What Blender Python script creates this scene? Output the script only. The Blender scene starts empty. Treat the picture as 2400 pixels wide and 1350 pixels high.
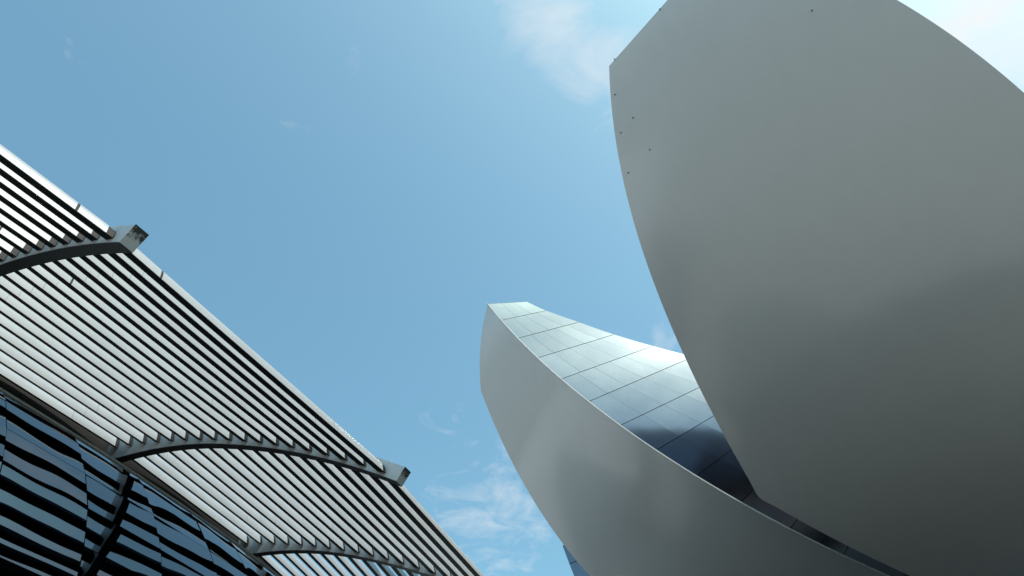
import bpy, bmesh, math, random
from mathutils import Vector, Matrix, noise

random.seed(7)
scene = bpy.context.scene
COL = scene.collection
rad = math.radians

# ------------------------------------------------------------------ camera
cam_data = bpy.data.cameras.new('camera')
cam_data.sensor_width = 36.0
cam_data.lens = 24.0
cam_data.clip_start = 0.1
cam_data.clip_end = 20000.0
cam = bpy.data.objects.new('camera', cam_data)
COL.objects.link(cam)
cam.location = (0.0, 0.0, 1.7)
cam.rotation_euler = (rad(90.0 + 46.434), 0.0, 0.0)
scene.camera = cam

# ------------------------------------------------------------------ sun and sky
SUN_AZ, SUN_EL = rad(112.0), rad(65.0)          # azimuth clockwise from +Y
sun_dir = Vector((math.sin(SUN_AZ) * math.cos(SUN_EL), math.cos(SUN_AZ) * math.cos(SUN_EL), math.sin(SUN_EL)))
sun_data = bpy.data.lights.new('sun', 'SUN')
sun_data.energy = 2.0
sun_data.angle = rad(0.6)
sun_data.color = (1.0, 0.96, 0.9)
sun = bpy.data.objects.new('sun', sun_data)
COL.objects.link(sun)
sun.rotation_euler = sun_dir.to_track_quat('Z', 'Y').to_euler()

world = bpy.data.worlds.new('World')
scene.world = world
world.use_nodes = True
wt = world.node_tree
wt.nodes.clear()


def N(tree, kind, **kw):
    n = tree.nodes.new(kind)
    for k, v in kw.items():
        setattr(n, k, v)
    return n


def math_node(tree, op, a, b=None, c=None, clamp=False):
    n = tree.nodes.new('ShaderNodeMath')
    n.operation = op
    n.use_clamp = clamp
    for i, v in enumerate((a, b, c)):
        if v is None:
            continue
        if isinstance(v, (int, float)):
            n.inputs[i].default_value = v
        else:
            tree.links.new(v, n.inputs[i])
    return n.outputs[0]


def build_sky():
    L = wt.links.new
    out = N(wt, 'ShaderNodeOutputWorld')
    sky = N(wt, 'ShaderNodeTexSky', sky_type='NISHITA')
    sky.sun_disc = False
    sky.sun_elevation = SUN_EL
    sky.sun_rotation = SUN_AZ
    sky.altitude = 0.0
    sky.air_density = 1.0
    sky.dust_density = 2.3
    sky.ozone_density = 1.6
    bg = N(wt, 'ShaderNodeBackground')
    bg.inputs[1].default_value = 0.14
    tint = N(wt, 'ShaderNodeMix', data_type='RGBA', blend_type='MULTIPLY')
    tint.inputs[7].default_value = (0.75, 1.065, 0.92, 1)
    # clear blue aloft, neutral haze towards the horizon
    tcz = N(wt, 'ShaderNodeTexCoord')
    spz = N(wt, 'ShaderNodeSeparateXYZ')
    L(tcz.outputs['Generated'], spz.inputs[0])
    fz = N(wt, 'ShaderNodeMapRange', interpolation_type='SMOOTHSTEP')
    fz.inputs['From Min'].default_value = 0.0
    fz.inputs['From Max'].default_value = 0.35
    L(spz.outputs[2], fz.inputs[0])
    L(fz.outputs[0], tint.inputs[0])
    L(sky.outputs[0], tint.inputs[6])
    L(tint.outputs[2], bg.inputs[0])
    # cloud layer: wisps on a flat layer high above
    tc = N(wt, 'ShaderNodeTexCoord')
    sep = N(wt, 'ShaderNodeSeparateXYZ')
    L(tc.outputs['Generated'], sep.inputs[0])
    zz = math_node(wt, 'MAXIMUM', sep.outputs[2], 0.06)
    px = math_node(wt, 'DIVIDE', sep.outputs[0], zz)
    py = math_node(wt, 'DIVIDE', sep.outputs[1], zz)
    comb = N(wt, 'ShaderNodeCombineXYZ')
    L(px, comb.inputs[0])
    L(py, comb.inputs[1])
    n1 = N(wt, 'ShaderNodeTexNoise')
    n1.inputs['Scale'].default_value = 7.0
    n1.inputs['Detail'].default_value = 9.0
    n1.inputs['Roughness'].default_value = 0.62
    n1.inputs['Distortion'].default_value = 0.6
    L(comb.outputs[0], n1.inputs['Vector'])
    n2 = N(wt, 'ShaderNodeTexNoise')
    n2.inputs['Scale'].default_value = 1.3
    n2.inputs['Detail'].default_value = 2.0
    L(comb.outputs[0], n2.inputs['Vector'])
    # where the cloud banks drift: (direction on the layer x, y, radius x, radius y, tilt, amount)
    total = math_node(wt, 'MULTIPLY', math_node(wt, 'SUBTRACT', n2.outputs[0], 0.82, clamp=True), 1.0)
    for (cx, cy, rx, ry, tilt, amt) in CLOUDS:
        dx = math_node(wt, 'SUBTRACT', px, cx)
        dy = math_node(wt, 'SUBTRACT', py, cy)
        c, s = math.cos(tilt), math.sin(tilt)
        ux = math_node(wt, 'DIVIDE', math_node(wt, 'MULTIPLY_ADD', dx, c, math_node(wt, 'MULTIPLY', dy, s)), rx)
        uy = math_node(wt, 'DIVIDE', math_node(wt, 'MULTIPLY_ADD', dx, -s, math_node(wt, 'MULTIPLY', dy, c)), ry)
        d2 = math_node(wt, 'ADD', math_node(wt, 'MULTIPLY', ux, ux), math_node(wt, 'MULTIPLY', uy, uy))
        g = math_node(wt, 'MULTIPLY', math_node(wt, 'EXPONENT', math_node(wt, 'MULTIPLY', d2, -1.0)), amt)
        total = math_node(wt, 'ADD', total, g)
    # noise eats the edges of the banks and frays them
    v = math_node(wt, 'SUBTRACT', math_node(wt, 'ADD', math_node(wt, 'MULTIPLY', n1.outputs[0], 1.5), total), 1.0)
    dens = math_node(wt, 'MULTIPLY', math_node(wt, 'MULTIPLY', v, 0.95, clamp=True), 0.95)
    cl = N(wt, 'ShaderNodeBackground')
    cl.inputs[0].default_value = (0.97, 0.98, 1.0, 1)
    cl.inputs[1].default_value = 0.58
    mix = N(wt, 'ShaderNodeMixShader')
    L(dens, mix.inputs[0])
    L(bg.outputs[0], mix.inputs[1])
    L(cl.outputs[0], mix.inputs[2])
    L(mix.outputs[0], out.inputs[0])


CLOUDS = [
    (0.09, 0.45, 0.075, 0.17, -0.70, 0.66),
    (0.74, 0.40, 0.26, 0.36, 0.3, 1.05),
    (-0.03, 1.86, 0.22, 0.50, 0.1, 0.43),
    (0.33, 1.10, 0.06, 0.08, 0.0, 0.38),
    (-0.36, 0.57, 0.05, 0.12, 0.6, 0.24),
]
build_sky()

scene.view_settings.view_transform = 'Standard'
scene.view_settings.look = 'None'
scene.view_settings.exposure = 0.72
scene.view_settings.gamma = 1.0
scene.view_settings.use_curve_mapping = False
scene.render.engine = 'CYCLES'
scene.cycles.max_bounces = 8
scene.cycles.use_denoising = True
scene.cycles.caustics_reflective = False


# ------------------------------------------------------------------ helpers
def mesh_obj(name, verts, faces, mat, parent=None, smooth=False, mats=None, face_mats=None):
    me = bpy.data.meshes.new(name)
    me.from_pydata([tuple(v) for v in verts], [], faces)
    for m in (mats or [mat]):
        me.materials.append(m)
    if face_mats:
        me.polygons.foreach_set('material_index', face_mats)
    if smooth:
        me.polygons.foreach_set('use_smooth', [True] * len(me.polygons))
    me.update()
    o = bpy.data.objects.new(name, me)
    COL.objects.link(o)
    if parent is not None:
        o.parent = parent
    return o


def fix_normals(o):
    bm = bmesh.new()
    bm.from_mesh(o.data)
    bmesh.ops.recalc_face_normals(bm, faces=bm.faces)
    bm.to_mesh(o.data)
    bm.free()
    return o


def thing(name, label, cat, loc=(0, 0, 0)):
    o = bpy.data.objects.new(name, None)
    COL.objects.link(o)
    o.location = loc
    o['label'] = label
    o['category'] = cat
    return o


def catmull(pts, n):
    """n points spread evenly by index along a smooth curve through pts"""
    P = [Vector(p) for p in pts]
    P = [P[0] * 2 - P[1]] + P + [P[-1] * 2 - P[-2]]
    m = len(pts) - 1
    out = []
    for k in range(n):
        t = k / (n - 1) * m
        i = min(int(t), m - 1)
        u = t - i
        a, b, c, d = P[i:i + 4]
        out.append(0.5 * ((2 * b) + (c - a) * u + (2 * a - 5 * b + 4 * c - d) * u * u + (3 * b - a - 3 * c + d) * u ** 3))
    return out


def by_length(pts, n):
    """resample a dense polyline evenly by length"""
    acc = [0.0]
    for a, b in zip(pts, pts[1:]):
        acc.append(acc[-1] + (b - a).length)
    out = []
    j = 0
    for k in range(n):
        t = acc[-1] * k / (n - 1)
        while j < len(pts) - 2 and acc[j + 1] < t:
            j += 1
        u = (t - acc[j]) / max(acc[j + 1] - acc[j], 1e-9)
        out.append(pts[j].lerp(pts[j + 1], min(max(u, 0), 1)))
    return out


# ------------------------------------------------------------------ materials
def principled(name):
    m = bpy.data.materials.new(name)
    m.use_nodes = True
    t = m.node_tree
    b = t.nodes['Principled BSDF']
    return m, t, b


def noise_mix(t, b, c1, c2, scale, detail=4.0, lo=0.35, hi=0.65, stretch=None, socket='Base Color', rough=0.55):
    tc = N(t, 'ShaderNodeTexCoord')
    mp = N(t, 'ShaderNodeMapping')
    if stretch:
        mp.inputs['Scale'].default_value = stretch
    t.links.new(tc.outputs['Object'], mp.inputs[0])
    n = N(t, 'ShaderNodeTexNoise')
    n.inputs['Scale'].default_value = scale
    n.inputs['Detail'].default_value = detail
    n.inputs['Roughness'].default_value = rough
    t.links.new(mp.outputs[0], n.inputs['Vector'])
    r = N(t, 'ShaderNodeValToRGB')
    r.color_ramp.elements[0].position = lo
    r.color_ramp.elements[1].position = hi
    r.color_ramp.elements[0].color = (*c1, 1)
    r.color_ramp.elements[1].color = (*c2, 1)
    t.links.new(n.outputs[0], r.inputs[0])
    t.links.new(r.outputs[0], b.inputs[socket])
    return n, r


def tone_shift(t, b, amount):
    """each piece a shade lighter or darker than the next"""
    src = b.inputs['Base Color'].links[0].from_socket
    oi = N(t, 'ShaderNodeObjectInfo')
    v = math_node(t, 'MULTIPLY_ADD', oi.outputs['Random'], 2 * amount, 1.0 - amount)
    hsv = N(t, 'ShaderNodeHueSaturation')
    t.links.new(src, hsv.inputs['Color'])
    t.links.new(v, hsv.inputs['Value'])
    t.links.new(hsv.outputs[0], b.inputs['Base Color'])


def streaks(t, b, amount):
    """faint run-off streaks"""
    src = b.inputs['Base Color'].links[0].from_socket
    tc = N(t, 'ShaderNodeTexCoord')
    mp = N(t, 'ShaderNodeMapping')
    mp.inputs['Scale'].default_value = (1.0, 1.0, 0.12)
    t.links.new(tc.outputs['Object'], mp.inputs[0])
    n = N(t, 'ShaderNodeTexNoise')
    n.inputs['Scale'].default_value = 1.6
    n.inputs['Detail'].default_value = 6.0
    t.links.new(mp.outputs[0], n.inputs['Vector'])
    v = math_node(t, 'MULTIPLY_ADD', n.outputs[0], 2 * amount, 1.0 - amount)
    hsv = N(t, 'ShaderNodeHueSaturation')
    t.links.new(src, hsv.inputs['Color'])
    t.links.new(v, hsv.inputs['Value'])
    t.links.new(hsv.outputs[0], b.inputs['Base Color'])


def mat_skin():
    m, t, b = principled('petal_skin')
    noise_mix(t, b, (0.59, 0.59, 0.588), (0.62, 0.62, 0.618), 0.16, 6.0)
    streaks(t, b, 0.03)
    # faint uneven sheen left by rain and dust
    tc = N(t, 'ShaderNodeTexCoord')
    n = N(t, 'ShaderNodeTexNoise')
    n.inputs['Scale'].default_value = 0.35
    n.inputs['Detail'].default_value = 5.0
    t.links.new(tc.outputs['Object'], n.inputs['Vector'])
    r = N(t, 'ShaderNodeMapRange')
    r.inputs['To Min'].default_value = 0.46
    r.inputs['To Max'].default_value = 0.5
    t.links.new(n.outputs[0], r.inputs[0])
    t.links.new(r.outputs[0], b.inputs['Roughness'])
    b.inputs['IOR'].default_value = 1.5
    b.inputs['Metallic'].default_value = 0.16
    b.inputs['Coat Weight'].default_value = 0.9
    b.inputs['Coat Roughness'].default_value = 0.18
    b.inputs['Coat IOR'].default_value = 2.0
    return m


def mat_steel():
    m, t, b = principled('brushed_steel')
    noise_mix(t, b, (0.28, 0.288, 0.325), (0.315, 0.32, 0.352), 0.5, 4.0)
    tone_shift(t, b, 0.035)
    b.inputs['Metallic'].default_value = 1.0
    b.inputs['Roughness'].default_value = 0.17
    return m


def mat_plain(name, col, rough=0.5, metal=0.0, vary=0.08, scale=2.0):
    m, t, b = principled(name)
    c2 = tuple(min(1.0, c * (1 + vary)) for c in col)
    c1 = tuple(c * (1 - vary) for c in col)
    noise_mix(t, b, c1, c2, scale)
    b.inputs['Roughness'].default_value = rough
    b.inputs['Metallic'].default_value = metal
    return m


def mat_plate():
    m, t, b = principled('white_aluminium')
    noise_mix(t, b, (0.385, 0.385, 0.395), (0.42, 0.42, 0.43), 0.6, 5.0)
    tone_shift(t, b, 0.04)
    b.inputs['Roughness'].default_value = 0.4
    b.inputs['Specular IOR Level'].default_value = 0.25
    return m


def mat_glass():
    m, t, b = principled('coated_glass')
    b.inputs['Base Color'].default_value = (0.085, 0.115, 0.145, 1)
    b.inputs['Metallic'].default_value = 1.0
    b.inputs['Roughness'].default_value = 0.015
    tc = N(t, 'ShaderNodeTexCoord')
    n = N(t, 'ShaderNodeTexNoise')
    n.inputs['Scale'].default_value = 0.45
    n.inputs['Detail'].default_value = 0.0
    t.links.new(tc.outputs['Object'], n.inputs['Vector'])
    bp = N(t, 'ShaderNodeBump')
    bp.inputs['Strength'].default_value = 0.05
    bp.inputs['Distance'].default_value = 0.5
    t.links.new(n.outputs[0], bp.inputs['Height'])
    t.links.new(bp.outputs[0], b.inputs['Normal'])
    return m


def mat_stained():
    m, t, b = principled('weathered_end_plate')
    n, r = noise_mix(t, b, (0.03, 0.03, 0.028), (0.42, 0.42, 0.41), 7.0, 8.0, 0.42, 0.56, rough=0.75)
    # grime gathers towards the top edge
    tc = N(t, 'ShaderNodeTexCoord')
    sp = N(t, 'ShaderNodeSeparateXYZ')
    t.links.new(tc.outputs['Generated'], sp.inputs[0])
    k = math_node(t, 'MULTIPLY', math_node(t, 'SUBTRACT', sp.outputs[2], 0.55), -0.42)
    a = math_node(t, 'ADD', n.outputs[0], k)
    t.links.new(a, r.inputs[0])
    b.inputs['Roughness'].default_value = 0.85
    return m


M_SKIN = mat_skin()
M_STEEL = mat_steel()
M_PLATE = mat_plate()
M_GLASS = mat_glass()
M_STAIN = mat_stained()
M_RIB = mat_plain('grey_paint', (0.60, 0.605, 0.60), 0.45)
M_LOUVRE_SHADE = mat_plain('louvre_painted_shade', (0.008, 0.008, 0.0075), 0.6)  # shade under the louvres put into a near-black colour
M_LOUVRE_SHADE.node_tree.nodes['Principled BSDF'].inputs['Specular IOR Level'].default_value = 0.15
M_GUTTER = mat_plain('dark_bronze', (0.02, 0.017, 0.014), 0.5)
M_JOINT = mat_plain('dark_joint', (0.015, 0.017, 0.02), 0.7)
M_DARK_STRIP = mat_plain('rib_underside_dark', (0.022, 0.023, 0.024), 0.55)
M_STUD = mat_plain('stud_metal', (0.03, 0.03, 0.032), 0.5)
M_TRIM = mat_plain('pale_trim', (0.6, 0.61, 0.6), 0.4)
M_GROUND = mat_plain('pale_ground', (0.20, 0.19, 0.175), 0.8, vary=0.25, scale=0.02)
M_PAVING = mat_plain('granite_paving', (0.19, 0.185, 0.175), 0.8, vary=0.25, scale=0.7)
M_WATER = mat_plain('pond_water', (0.010, 0.013, 0.011), 0.12)
M_WATER.node_tree.nodes['Principled BSDF'].inputs['IOR'].default_value = 1.33
M_CORE = mat_plain('core_cladding', (0.10, 0.105, 0.11), 0.5)

# ------------------------------------------------------------------ measured outlines (metres)
C1 = [(26.116, 34.657, 48.89)]
R1 = 35.144999999999996
C2 = [(26.845, 60.294, 53.15)]
R2 = 40.5
BIG_L = [(4.351, 13.883, 30.726), (4.374, 14.444, 30.078), (4.423, 15.004, 29.438), (4.5, 15.562, 28.808), (4.601, 16.118, 28.187), (4.728, 16.672, 27.576), (4.878, 17.223, 26.976), (5.052, 17.773, 26.386), (5.248, 18.321, 25.807), (5.464, 18.867, 25.239), (5.701, 19.414, 24.681), (5.957, 19.96, 24.135), (6.231, 20.508, 23.6), (6.522, 21.059, 23.076), (6.83, 21.612, 22.564), (7.154, 22.171, 22.063), (7.493, 22.736, 21.572), (7.847, 23.31, 21.093), (8.217, 23.893, 20.625), (8.602, 24.487, 20.167), (9.002, 25.096, 19.72), (9.418, 25.721, 19.284), (9.852, 26.365, 18.858), (10.305, 27.031, 18.443), (10.778, 27.722, 18.038), (11.274, 28.441, 17.645), (11.936, 28.604, 17.307), (12.591, 28.782, 16.988), (13.252, 28.968, 16.682), (13.92, 29.162, 16.39), (14.594, 29.366, 16.112), (15.277, 29.579, 15.846), (15.969, 29.803, 15.593), (16.673, 30.039, 15.354), (17.39, 30.288, 15.127), (18.123, 30.553, 14.913), (18.873, 30.835, 14.712), (19.644, 31.137, 14.526), (20.44, 31.463, 14.354)]
BIG_R = [(8.692, 9.084, 32.228), (10.618, 8.938, 30.627), (12.32, 9.13, 29.06), (13.879, 9.544, 27.565), (15.344, 10.112, 26.159), (16.74, 10.803, 24.843), (18.078, 11.61, 23.604), (19.358, 12.54, 22.425), (20.577, 13.616, 21.289), (21.726, 14.867, 20.18), (22.8, 16.328, 19.087), (23.794, 18.04, 18.009), (24.704, 20.049, 16.956), (25.529, 22.399, 15.957), (26.252, 25.121, 15.064), (26.809, 28.189, 14.352)]
BIG_T = [(4.35, 13.883, 30.728), (5.245, 12.811, 30.935), (6.122, 11.805, 31.192), (6.985, 10.854, 31.494), (7.841, 9.949, 31.839), (8.692, 9.085, 32.227)]
SM_L = [(-2.315, 40.502, 33.194), (-1.673, 41.116, 31.72), (-0.999, 41.747, 30.325), (-0.291, 42.384, 29.001), (0.457, 43.021, 27.742), (1.245, 43.651, 26.543), (2.077, 44.269, 25.401), (2.952, 44.87, 24.314), (3.871, 45.451, 23.281), (4.834, 46.008, 22.301), (5.84, 46.538, 21.372), (6.888, 47.041, 20.495), (7.976, 47.515, 19.67), (9.103, 47.959, 18.896)]
SM_T = [(-2.315, 40.502, 33.194), (-2.403, 39.675, 34.185), (-2.408, 38.819, 35.168), (-2.319, 37.933, 36.128), (-2.126, 37.019, 37.05), (-1.821, 36.077, 37.915)]
SM_R = [(-1.821, 36.077, 37.915), (-0.768, 36.02, 36.162), (0.424, 36.007, 34.379), (1.783, 36.029, 32.573), (3.316, 36.094, 30.767), (5.026, 36.211, 28.98), (6.915, 36.389, 27.235), (8.985, 36.64, 25.55), (11.242, 36.975, 23.943), (13.696, 37.409, 22.431), (16.364, 37.961, 21.031), (19.277, 38.661, 19.759), (22.487, 39.555, 18.637)]
SM_U = [(1.116, 36.962, 39.036), (2.592, 36.966, 38.073), (5.01, 37.279, 37.165), (7.612, 37.633, 36.229), (10.422, 37.938, 35.354), (13.257, 38.037, 34.403), (16.438, 38.045, 33.362), (18.947, 37.63, 32.317), (21.19, 37.032, 31.193), (22.254, 35.818, 29.834), (24.097, 34.858, 28.669), (25.845, 34.049, 27.549), (28.096, 33.746, 26.52)]
P3_LOW = [(5.972, 77.302, 38.99), (6.584, 76.648, 36.496), (7.421, 75.784, 33.33), (9.551, 73.826, 27.347)]
P3_UP = [(6.173, 77.196, 39.095), (9.648, 74.903, 36.981), (12.424, 72.914, 33.958), (14.195, 71.276, 28.89)]
STUDS = [(11.54, 10.37, 28.084), (4.587, 14.678, 29.589), (5.285, 15.139, 28.389), (4.803, 15.803, 28.263), (5.925, 15.921, 27.062), (5.118, 17.004, 26.921), (4.585, 13.59, 30.785), (6.369, 11.555, 31.239)]
WSTUDS = [(1.845, 37.569, 38.712), (2.89, 37.809, 38.258)]
CREASES = [((8.295, 23.945, 20.555), (15.193, 29.776, 15.844), 3.2, (13.027, 17.071, 21.42)), ((15.854, 10.287, 25.739), (18.227, 12.74, 22.573), 2.0, (13.027, 17.071, 21.42))]
CREASES_FAR = [((6.567, 36.618, 27.294), (15.921, 38.761, 20.635), 3.0, (2.902, 40.933, 26.841))]

# ------------------------------------------------------------------ ground
g = mesh_obj('ground', [(-3000, -3000, 0), (3000, -3000, 0), (3000, 3000, 0), (-3000, 3000, 0)], [(0, 1, 2, 3)], M_GROUND)
g['kind'] = 'structure'
pav = mesh_obj('pavement', [(10 + 115 * math.cos(k * math.tau / 96), 20 + 115 * math.sin(k * math.tau / 96), 0.004) for k in range(96)],
               [tuple(range(96))], M_PAVING)
pav['kind'] = 'structure'
bd = Vector((0.86, 0.51, 0))
bo = Vector((30.5, 36.8, 0)) + bd * 22
bs = Vector((-0.51, 0.86, 0))
bay = mesh_obj('bay_water', [tuple(p + Vector((0, 0, 0.012))) for p in (bo - bs * 2500, bo + bd * 2500 - bs * 2500, bo + bd * 2500 + bs * 2500, bo + bs * 2500)],
               [(0, 1, 2, 3)], M_WATER)
bay['kind'] = 'structure'
pv = [(30.5 + 31.5 * math.cos(k * math.tau / 96), 36.8 + 31.5 * math.sin(k * math.tau / 96), 0.008) for k in range(96)]
pond = mesh_obj('pond', pv, [tuple(range(96))], M_WATER)
pond['kind'] = 'structure'

# ------------------------------------------------------------------ lotus museum
museum = thing('museum_building',
               'grey lotus-shaped museum with huge smooth petals flaring up over the plaza', 'museum', (30.0, 44.0, 0.0))
INV = Matrix.Translation(museum.location).inverted()


def mpart(name, verts, faces, mat, parent=None, smooth=False, **kw):
    if parent is None:
        return mesh_obj(name, [INV @ Vector(v) for v in verts], faces, mat, museum, smooth, **kw)
    return mesh_obj(name, [INV @ Vector(v) for v in verts], faces, mat, parent, smooth, **kw)


def coons(left, right, tip, nu, nv, C, R):
    """rows from the tip to the base across a bowl of centre C and radius R"""
    L = by_length(catmull(left, 400), nu)
    Rr = by_length(catmull(right, 400), nu)
    T = by_length(catmull(tip, 200), nv)
    rows = []
    for i in range(nu):
        u = i / (nu - 1)
        row = []
        for j in range(nv):
            v = j / (nv - 1)
            tl = T[0].lerp(T[-1], v)
            p = L[i].lerp(Rr[i], v) + (T[j] - tl) * (1 - u) ** 2
            p = C + (p - C).normalized() * R
            row.append(p)
        rows.append(row)
    return rows, L, Rr, T


def shell(name, rows, mat, label=None):
    nu, nv = len(rows), len(rows[0])
    verts = [p for r in rows for p in r]
    faces = [(i * nv + j, (i + 1) * nv + j, (i + 1) * nv + j + 1, i * nv + j + 1) for i in range(nu - 1) for j in range(nv - 1)]
    return mpart(name, verts, faces, mat, None, True)


def strip(name, a, b, mat, parent, smooth=True):
    n = len(a)
    verts = list(a) + list(b)
    faces = [(i, i + 1, n + i + 1, n + i) for i in range(n - 1)]
    return mpart(name, verts, faces, mat, parent, smooth)


def wall_height(u, top):
    return top * (0.12 + 0.88 * math.sin(math.pi * min(1.0, 0.18 + u * 0.62)) ** 1.2)


def panel(name, quad, thick, mat, parent):
    """a thin slab on the four corners of quad, thick inwards"""
    a, b, c, d = quad
    n = (b - a).cross(d - a).normalized()
    if n.dot(Vector((0, 0, 1.7)) - a) < 0:
        n = -n
    v = [p for p in quad] + [p - n * thick for p in quad]
    f = [(0, 1, 2, 3), (7, 6, 5, 4), (0, 4, 5, 1), (1, 5, 6, 2), (2, 6, 7, 3), (3, 7, 4, 0)]
    return fix_normals(mpart(name, v, f, mat, parent))


def stud(pos, nrm, parent, r=0.026, h=0.08):
    q = nrm.to_track_quat('Z', 'Y').to_matrix()
    v, f = [], []
    prof = [(r, 0.0), (r, h * 0.5), (r * 0.55, h * 0.62), (r * 0.5, h)]
    for (rr, z) in prof:
        for k in range(8):
            a = k * math.tau / 8
            v.append(pos + q @ Vector((rr * math.cos(a), rr * math.sin(a), z)))
    for i in range(len(prof) - 1):
        for k in range(8):
            f.append((i * 8 + k, i * 8 + (k + 1) % 8, i * 8 + 8 + (k + 1) % 8, i * 8 + 8 + k))
    f.append(tuple(range(24, 32)))
    return mpart('fixing_stud', v, f, M_STUD, parent)


def crease(rows, specs, C):
    """fold the shell by a few degrees beyond a line over its surface"""
    for (a, b, ang, inside) in specs:
        a, b, q = Vector(a), Vector(b), Vector(inside)
        n = (a - C).cross(b - C).normalized()
        if n.dot(q - C) > 0:
            n = -n
        k = math.tan(rad(ang))
        ab = (b - a)
        for r in rows:
            for j, p in enumerate(r):
                d = n.dot(p - C)
                w = 0.35
                f = 0.5 * (d + math.sqrt(d * d + w * w)) - 0.5 * w * w / (abs(d) + math.sqrt(d * d + w * w) + 1e-6) if d < 0 else 0.5 * (d + math.sqrt(d * d + w * w))
                along = (p - a).dot(ab) / ab.length_squared
                fade = min(1.0, max(0.0, (along + 0.15) / 0.4))
                r[j] = p + (C - p).normalized() * max(0.0, f) * k * fade * fade * (3 - 2 * fade)


# --- the near petal, its wide underside towards the camera
C1v, C2v = Vector(C1[0]), Vector(C2[0])
rows, EL, ER, ET = coons(BIG_L, BIG_R, BIG_T, 220, 60, C1v, R1)
crease(rows, CREASES, C1v)
near = shell('petal', rows, M_SKIN)
near['label'] = 'huge smooth grey underside of the nearest petal, filling the right'
lt, rt = [], []
left = [r[0] for r in rows]
right = [r[-1] for r in rows]
for i, (a, b) in enumerate(zip(left, right)):
    u = i / (len(rows) - 1)
    w = min(1.0, max(0.0, (u - 0.12) / 0.3))
    lt.append(a + ((C1v - a).normalized() * (1 - w) + Vector((0.28, 0.2, 0.94)) * w).normalized() * wall_height(u, 16.0))
    rt.append(b + (C1v - b).normalized() * wall_height(u, 11.0))
strip('side_wall', left, lt, M_STEEL, near)
strip('side_wall', right, rt, M_STEEL, near)
strip('top_deck', lt, rt, M_CORE, near)
tipu = [lt[0].lerp(rt[0], k / 59) for k in range(60)]
strip('tip_wall', rows[0], tipu, M_STEEL, near)
for p in STUDS:
    P = Vector(p)
    stud(P, (P - C1v).normalized(), near)

# --- the farther petal with its steel-clad flank
rowsS, SL, SR, ST = coons(SM_L, SM_R, SM_T, 80, 40, C2v, R2)
crease(rowsS, CREASES_FAR, C2v)
far = shell('petal', rowsS, M_SKIN)
far['label'] = 'pointed grey petal with a steel-panelled flank, partly behind the nearest petal'
low = [Vector(p) for p in SM_R]
upp = [Vector(p) for p in SM_U]
wn = (upp[4] - low[4]).cross(low[5] - low[4]).normalized()
if wn.dot(Vector((0, 0, 1.7)) - low[4]) < 0:
    wn = -wn
# backing behind the panels
lowd = catmull(SM_R, 60)
uppd = catmull(SM_U, 60)
strip('side_wall', [p - wn * 0.09 for p in lowd], [p - wn * 0.09 for p in uppd], M_JOINT, far)
leftS = by_length([r[0] for r in rowsS], 60)
ltS = []
for i, a in enumerate(leftS):
    ltS.append(a + (C2v - a).normalized() * (uppd[i] - lowd[i]).length * 0.8)
strip('side_wall', leftS, ltS, M_STEEL, far)
strip('top_deck', ltS, [p - wn * 0.1 for p in uppd], M_STEEL, far)
tu = [ltS[0].lerp(uppd[0], k / 39) for k in range(40)]
strip('tip_wall', rowsS[0], tu, M_STEEL, far)
counts = [3, 4, 5, 5, 6, 6, 6, 6, 6, 6, 6, 6]
rng = random.Random(3)
JG = 0.022
LOW = catmull(SM_R, 12 * 20 + 1)
UPP = catmull(SM_U, 12 * 20 + 1)


def flank(x, h):
    """point on the smooth flank, x in joints from the tip, h from the arris up"""
    f = min(max(x * 20, 0), 239.999)
    i = int(f)
    a = LOW[i].lerp(LOW[i + 1], f - i)
    b = UPP[i].lerp(UPP[i + 1], f - i)
    return a.lerp(b, h)


def flank_normal(x, h):
    a, b = flank(x - 0.05, h), flank(x + 0.05, h)
    c, d = flank(x, h - 0.02), flank(x, h + 0.02)
    n = (b - a).cross(d - c).normalized()
    return n if n.dot(Vector((0, 0, 1.7)) - a) > 0 else -n


for k in range(len(low) - 1):
    n = counts[k]
    ln = (low[k + 1] - low[k]).length
    t0, t1 = k + JG / ln, k + 1 - JG / ln
    for j in range(n):
        h = (upp[k] - low[k]).length
        h0 = j / n + (0.007 / h if j else 0.0)
        h1 = (j + 1) / n - (0.007 / h if j < n - 1 else 0.0)
        tx, th = rng.uniform(-0.004, 0.004), rng.uniform(-0.004, 0.004)
        NX, NH = 6, 3
        fr, bk = [], []
        for e in range(NX + 1):
            for q in range(NH + 1):
                x = t0 + (t1 - t0) * e / NX
                y = h0 + (h1 - h0) * q / NH
                nn = flank_normal(x, y)
                p = flank(x, y) + nn * (tx * (e / NX - 0.5) + th * (q / NH - 0.5))
                fr.append(p)
                bk.append(p - nn * 0.05)
        W = NH + 1
        m = len(fr)
        ff = []
        for e in range(NX):
            for q in range(NH):
                i = e * W + q
                ff.append((i, i + W, i + W + 1, i + 1))
        rim = [e * W for e in range(NX + 1)] + [NX * W + q for q in range(1, W)] + [e * W + NH for e in range(NX - 1, -1, -1)] + [q for q in range(NH - 1, 0, -1)]
        for i, a in enumerate(rim):
            b = rim[(i + 1) % len(rim)]
            ff.append((a, b, b + m, a + m))
        o = mpart('cladding_panel', fr + bk, ff, M_STEEL, far, True)
        fix_normals(o)
        o.data.set_sharp_from_angle(angle=rad(40))
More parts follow.
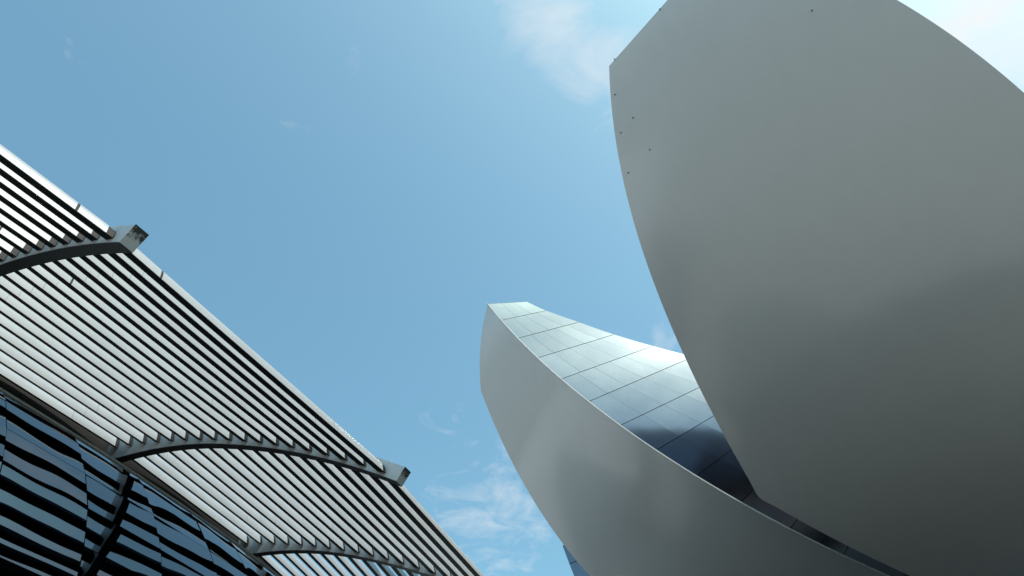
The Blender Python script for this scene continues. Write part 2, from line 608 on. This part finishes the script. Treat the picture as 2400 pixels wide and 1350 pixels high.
# pale trim along the arris
tr_a = [p + wn * 0.035 for p in lowd]
ring = []
vt, ft = [], []
for i, p in enumerate(lowd):
    d = (lowd[min(i + 1, 59)] - lowd[max(i - 1, 0)]).normalized()
    s1 = d.cross(wn).normalized()
    for (ca, cb) in ((0.05, 0.03), (-0.03, 0.03), (-0.03, -0.05), (0.05, -0.05)):
        vt.append(p + s1 * ca + wn * cb)
for i in range(59):
    for k in range(4):
        ft.append((i * 4 + k, i * 4 + (k + 1) % 4, i * 4 + 4 + (k + 1) % 4, i * 4 + 4 + k))
fix_normals(mpart('edge_trim', vt, ft, M_TRIM, far))
for p in WSTUDS:
    stud(Vector(p), wn, far, 0.05, 0.12)

# --- a third petal, only a sliver of its flank shows
lo3 = [Vector(p) for p in P3_LOW]
up3 = [Vector(p) for p in P3_UP]
back = Vector((0.42, 0.88, 0.2)).normalized()
vv = lo3 + up3 + [p + back * 9 for p in lo3] + [p + back * 9 for p in up3]
ff = []
n3 = len(lo3)
for i in range(n3 - 1):
    ff += [(i, i + 1, 2 * n3 + i + 1, 2 * n3 + i), (n3 + i, n3 + i + 1, 3 * n3 + i + 1, 3 * n3 + i),
           (2 * n3 + i, 2 * n3 + i + 1, 3 * n3 + i + 1, 3 * n3 + i), (i, i + 1, n3 + i + 1, n3 + i)]
ff += [(0, n3, 3 * n3, 2 * n3), (n3 - 1, 2 * n3 - 1, 4 * n3 - 1, 3 * n3 - 1)]
third = fix_normals(mpart('petal', vv, ff, M_JOINT))
third['label'] = 'thin dark blue flank of a petal far behind the pointed one'
for i in range(n3 - 1):
    a, b, c, d = lo3[i], lo3[i + 1], up3[i + 1], up3[i]
    g0 = 0.05 / (b - a).length
    q = [a.lerp(b, g0 if i else 0), a.lerp(b, 1 - g0), d.lerp(c, 1 - g0), d.lerp(c, g0 if i else 0)]
    q = [p - back * 0.08 for p in q]
    panel('cladding_panel', q, 0.05, M_STEEL, third)

# --- more petals of the ring, unseen to the right, added for their shade
for ang in (-50, -100, -150):
    piv = Matrix.Translation((33, 47, 0))
    Mx = INV @ piv @ Matrix.Rotation(rad(-ang), 4, 'Z') @ piv.inverted() @ INV.inverted()
    r = near.copy()
    r['label'] = 'unseen petal of the same ring turned away to the right, added for shade'
    COL.objects.link(r)
    r.matrix_basis = Mx
    for ch in list(near.children):
        if ch.name.startswith('fixing'):
            continue
        c = ch.copy()
        COL.objects.link(c)
        c.parent = r

# --- unseen drum the petals stand on, widened and flared to shade their undersides
vv, ff = [], []
prof = [(15.5, 0.0), (14.5, 6.0), (14.0, 11.0), (13.0, 14.0), (13.0, 17.5), (15.5, 20.5), (19.0, 25.0), (19.3, 26.5), (12.0, 24.5), (1.0, 22.5)]
for (r, z) in prof:
    for k in range(48):
        a = k * math.tau / 48
        vv.append((36 + r * math.cos(a), 49 + r * math.sin(a), z))
for i in range(len(prof) - 1):
    for k in range(48):
        ff.append((i * 48 + k, i * 48 + (k + 1) % 48, i * 48 + 48 + (k + 1) % 48, i * 48 + 48 + k))
mpart('base_shade_bowl', vv, ff, M_CORE, None, True)

# ------------------------------------------------------------------ louvred sun canopy
CX, CY, R0, PITCH, Z0 = -114.702, 70.890, 119.381, 0.9939, 16.195
ZA, ZB, ZC = 9.483, -4.386, 0.418
TH0, DTH = rad(119.608), rad(-6.4263)
RIBW = 0.42


def zF(s):
    u = s / (17 * PITCH)
    return Z0 + ZA * u + ZB * u * u + ZC * u ** 3


def rib_frame(i):
    t = TH0 + i * DTH
    out = Vector((math.sin(t), math.cos(t), 0))
    tan = Vector((out.y, -out.x, 0))
    if tan.y > 0:
        tan = -tan
    return Vector((CX, CY, 0)) + out * R0, -out, tan


def cpt(i, s, z, w=0.0):
    o, inn, tan = rib_frame(i)
    p = o + inn * s + tan * w
    p.z = z
    return p


canopy = thing('sun_canopy', 'white louvred sun canopy on arched grey ribs reaching over the glass roof', 'canopy',
               tuple(cpt(1, 17.0, 0.0)))
CINV = Matrix.Translation(canopy.location).inverted()


def cpart(name, verts, faces, mat, parent=None, smooth=False, **kw):
    return mesh_obj(name, [CINV @ Vector(v) for v in verts], faces, mat, parent or canopy, smooth, **kw)


def make_rib(i):
    n = 40
    v, f = [], []
    for k in range(n + 1):
        u = k / n
        sb = -0.50 + (17.9 + 0.50) * u
        st = -0.82 + (17.9 + 0.82) * u
        drop = 0.165 + (0.36 * ((sb - 10) / 6) ** 2 if sb > 10 else 0.0)
        zb, zt = zF(sb) - drop, zF(st) + 0.56
        for (s, z, w) in ((sb, zb, 0.0), (sb, zb, -RIBW), (st, zt, -RIBW), (st, zt, 0.0)):
            v.append(cpt(i, s, z, w))
    for k in range(n):
        a, b = k * 4, k * 4 + 4
        for e in range(4):
            f.append((a + e, a + (e + 1) % 4, b + (e + 1) % 4, b + e))
    f.append((0, 1, 2, 3))
    f.append((n * 4, n * 4 + 1, n * 4 + 2, n * 4 + 3))
    rib = fix_normals(cpart('rib', v, f, M_RIB))
    # added dark strip that blackens the rib's underside
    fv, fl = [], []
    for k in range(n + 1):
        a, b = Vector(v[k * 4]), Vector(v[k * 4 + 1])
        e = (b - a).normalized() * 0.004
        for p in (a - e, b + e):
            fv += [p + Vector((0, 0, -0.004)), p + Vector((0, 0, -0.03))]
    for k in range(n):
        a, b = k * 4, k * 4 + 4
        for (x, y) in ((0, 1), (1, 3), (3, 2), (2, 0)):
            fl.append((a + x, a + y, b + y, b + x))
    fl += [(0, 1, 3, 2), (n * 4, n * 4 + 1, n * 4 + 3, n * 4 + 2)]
    fix_normals(cpart('dark_strip', fv, fl, M_DARK_STRIP, rib))
    # weathered plate closing the free end
    c = [Vector(v[j]) for j in range(4)]
    nn = (c[1] - c[0]).cross(c[3] - c[0]).normalized()
    o, inn, tan = rib_frame(i)
    if nn.dot(inn) > 0:
        nn = -nn
    ctr = sum(c, Vector()) / 4
    q0 = [ctr + (p - ctr) * 1.03 + nn * 0.004 for p in c]
    q1 = [p + nn * 0.03 for p in q0]
    fix_normals(cpart('end_plate', q0 + q1, [(0, 1, 2, 3), (7, 6, 5, 4), (0, 4, 5, 1), (1, 5, 6, 2), (2, 6, 7, 3), (3, 7, 4, 0)],
                      M_STAIN, rib))
    return rib


PLATE = [(0.0, 0.0), (0.026, 0.11), (0.054, 0.22), (0.088, 0.33), (0.128, 0.43), (0.172, 0.515), (0.225, 0.58), (0.285, 0.63), (0.35, 0.665), (0.46, 0.70)]
PLATE = [(a * PITCH, b * PITCH) for a, b in PLATE]
PLATE0 = [(0.0, 0.0), (0.026, 0.11), (0.054, 0.22), (0.075, 0.275), (0.10, 0.33), (0.145, 0.40), (0.205, 0.455), (0.28, 0.49), (0.34, 0.505), (0.42, 0.515)]
PLATE0 = [(a * PITCH, b * PITCH) for a, b in PLATE0]
BACK = (0.434 * PITCH, 0.18 * PITCH)


def louvre(i, k):
    """louvre k of the bay between rib i and rib i + 1"""
    s0 = k * PITCH
    zf = zF(s0)
    PL = PLATE0 if k == 0 else PLATE
    A = lambda s, z: cpt(i, s0 + s, zf + z, -RIBW - 0.002)
    B = lambda s, z: cpt(i + 1, s0 + s, zf + z, 0.002)
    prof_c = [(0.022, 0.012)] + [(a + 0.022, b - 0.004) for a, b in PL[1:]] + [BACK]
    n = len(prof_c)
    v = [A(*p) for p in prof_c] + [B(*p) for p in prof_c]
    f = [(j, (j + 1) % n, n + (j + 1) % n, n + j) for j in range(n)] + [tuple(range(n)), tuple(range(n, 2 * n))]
    lo = fix_normals(cpart('louvre', v, f, M_LOUVRE_SHADE))
    length = (B(0, 0) - A(0, 0)).length
    rng = random.Random(i * 100 + k)
    j1 = 0.095 + rng.uniform(-0.006, 0.006)
    j2 = 0.735 + rng.uniform(-0.006, 0.006)
    wide = 0.075 if (k in (0, 6) and i <= 0) else 0.009
    if k in (0, 6) and i == -1:
        j2 = 0.915
        spans = [(0.004, j1, 0.009), (j1, j2, wide), (j2, 1 - 0.24 / length, 0)]
    else:
        spans = [(0.004, j1, wide), (j1, j2, 0.009), (j2, 1 - 0.24 / length, 0)]
    outer = PL
    inner = [(a + 0.018, b - 0.002) for a, b in PL]
    m = len(outer)
    for (t0, t1, gap) in spans:
        t1 = t1 - gap / length
        off = rng.uniform(-0.004, 0.004)
        vv = []
        for t in (t0, t1):
            for (a, b) in outer:
                vv.append(A(a - off, b).lerp(B(a - off, b), t))
            for (a, b) in reversed(inner):
                vv.append(A(a - off, b).lerp(B(a - off, b), t))
        mm = 2 * m
        ff = [(j, (j + 1) % mm, mm + (j + 1) % mm, mm + j) for j in range(mm)] + [tuple(range(mm)), tuple(range(mm, 2 * mm))]
        p = fix_normals(cpart('face_plate', vv, ff, M_PLATE, lo))
        for poly in p.data.polygons:
            if len(poly.vertices) == 4:
                poly.use_smooth = True
        p.data.set_sharp_from_angle(angle=rad(40))
    return lo


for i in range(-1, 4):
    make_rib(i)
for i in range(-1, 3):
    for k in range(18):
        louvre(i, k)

# gutter behind the last louvre
STA = [-1 + 0.125 * k for k in range(33)]
vv, ff = [], []
for i in STA:
    for (s, z) in ((17.75, 22.6), (17.75, 18.9), (19.5, 18.9), (19.5, 22.6)):
        vv.append(cpt(i, s, z))
for k in range(len(STA) - 1):
    for e in range(4):
        ff.append((k * 4 + e, k * 4 + (e + 1) % 4, k * 4 + 4 + (e + 1) % 4, k * 4 + 4 + e))
fix_normals(cpart('gutter', vv, ff, M_GUTTER))

# ------------------------------------------------------------------ glass roof building
mall = thing('glass_building', 'dark reflective building with a curved glass roof under the white louvres', 'building',
             tuple(cpt(1, 14.0, 0.0)))
MINV = Matrix.Translation(mall.location).inverted()


def bpart(name, verts, faces, mat, parent=None, smooth=False, **kw):
    return mesh_obj(name, [MINV @ Vector(v) for v in verts], faces, mat, parent or mall, smooth, **kw)


GP = [(13.5, 18.9), (12.56, 18.05), (11.7, 17.03), (10.93, 16.1), (10.0, 14.78), (9.43, 13.79), (9.08, 13.07), (8.62, 12.05), (8.4, 11.3), (8.1, 9.5), (7.95, 7.5), (7.9, 5.0), (7.9, 2.5), (7.9, 0.0)]
GPs = by_length(catmull([(a, b, 0) for a, b in GP], 500), 301)


def gp(t):
    x = t * 300
    i = min(int(x), 299)
    return GPs[i].lerp(GPs[i + 1], x - i)


LEN = sum((GPs[k + 1] - GPs[k]).length for k in range(300))
rowsz = [18.9, 18.12, 16.35, 14.55, 12.9, 11.2, 9.4, 7.5, 5.0, 2.5, 0.05]
ts = []
for z in rowsz:
    ts.append(min(range(301), key=lambda k: abs(GPs[k].y - z)) / 300)
joints = [-0.52, -0.23, 0.055, 0.342, 0.628, 0.93, 1.232, 1.492, 1.76, 2.03, 2.3, 2.57]
rng = random.Random(11)
# dark backing body
vv, ff = [], []
NB = 40
for i in joints:
    for k in range(NB + 1):
        p = gp(k / NB)
        vv.append(cpt(i, p.x + 0.12, p.y - 0.1))
for a in range(len(joints) - 1):
    for k in range(NB):
        b = a * (NB + 1) + k
        ff.append((b, b + 1, b + NB + 2, b + NB + 1))
bpart('inner_lining', vv, ff, M_JOINT, None, True)
for a in range(len(joints) - 1):
    for r in range(len(ts) - 1):
        sub = 6
        i0, i1 = joints[a] + 0.0016, joints[a + 1] - 0.0016
        t0, t1 = ts[r] + 0.0008, ts[r + 1] - 0.0008
        da, db = rng.uniform(-0.022, 0.022), rng.uniform(-0.022, 0.022)
        dc, dd = da + rng.uniform(-0.016, 0.016), db + rng.uniform(-0.016, 0.016)
        outer, inner = [], []
        for k in range(sub + 1):
            u = k / sub
            p = gp(t0).lerp(gp(t1), u).lerp(gp(t0 + (t1 - t0) * u), 0.3)
            for e, i in enumerate((i0, i1)):
                o1 = (da if e == 0 else db) * (1 - u) + (dc if e == 0 else dd) * u
                outer.append(cpt(i, p.x - o1, p.y))
                inner.append(cpt(i, p.x - o1 + 0.03, p.y - 0.02))
        m = len(outer)
        fo = [(2 * k, 2 * k + 1, 2 * k + 3, 2 * k + 2) for k in range(sub)]
        fi = [tuple(m + x for x in reversed(q)) for q in fo]
        fs = [(2 * k, 2 * k + 2, m + 2 * k + 2, m + 2 * k) for k in range(sub)] + [(2 * k + 1, m + 2 * k + 1, m + 2 * k + 3, 2 * k + 3) for k in range(sub)]
        fs += [(0, m, m + 1, 1), (m - 2, m - 1, 2 * m - 1, 2 * m - 2)]
        g_ = fix_normals(bpart('glass_pane', outer + inner, fo + fi + fs, M_GLASS))
        g_.data.polygons.foreach_set('use_smooth', [True] * len(g_.data.polygons))
        g_.data.set_sharp_from_angle(angle=rad(35))
# pale rail putting the highlight on the glass top edge into colour
for a in range(len(joints) - 1):
    v = []
    for i in (joints[a] + 0.001, joints[a + 1] - 0.001):
        for (s, z) in ((13.46, 18.90), (13.46, 18.98), (13.7, 18.98), (13.7, 18.90)):
            v.append(cpt(i, s, z))
    f = [(e, (e + 1) % 4, 4 + (e + 1) % 4, 4 + e) for e in range(4)] + [(0, 1, 2, 3), (4, 5, 6, 7)]
    fix_normals(bpart('highlight_rail', v, f, M_TRIM))
# roof deck behind the glass edge
vv, ff = [], []
for i in joints:
    for (s, z) in ((13.7, 18.85), (17.7, 18.6)):
        vv.append(cpt(i, s, z))
for a in range(len(joints) - 1):
    ff.append((2 * a, 2 * a + 1, 2 * a + 3, 2 * a + 2))
bpart('roof_deck', vv, ff, M_GUTTER)
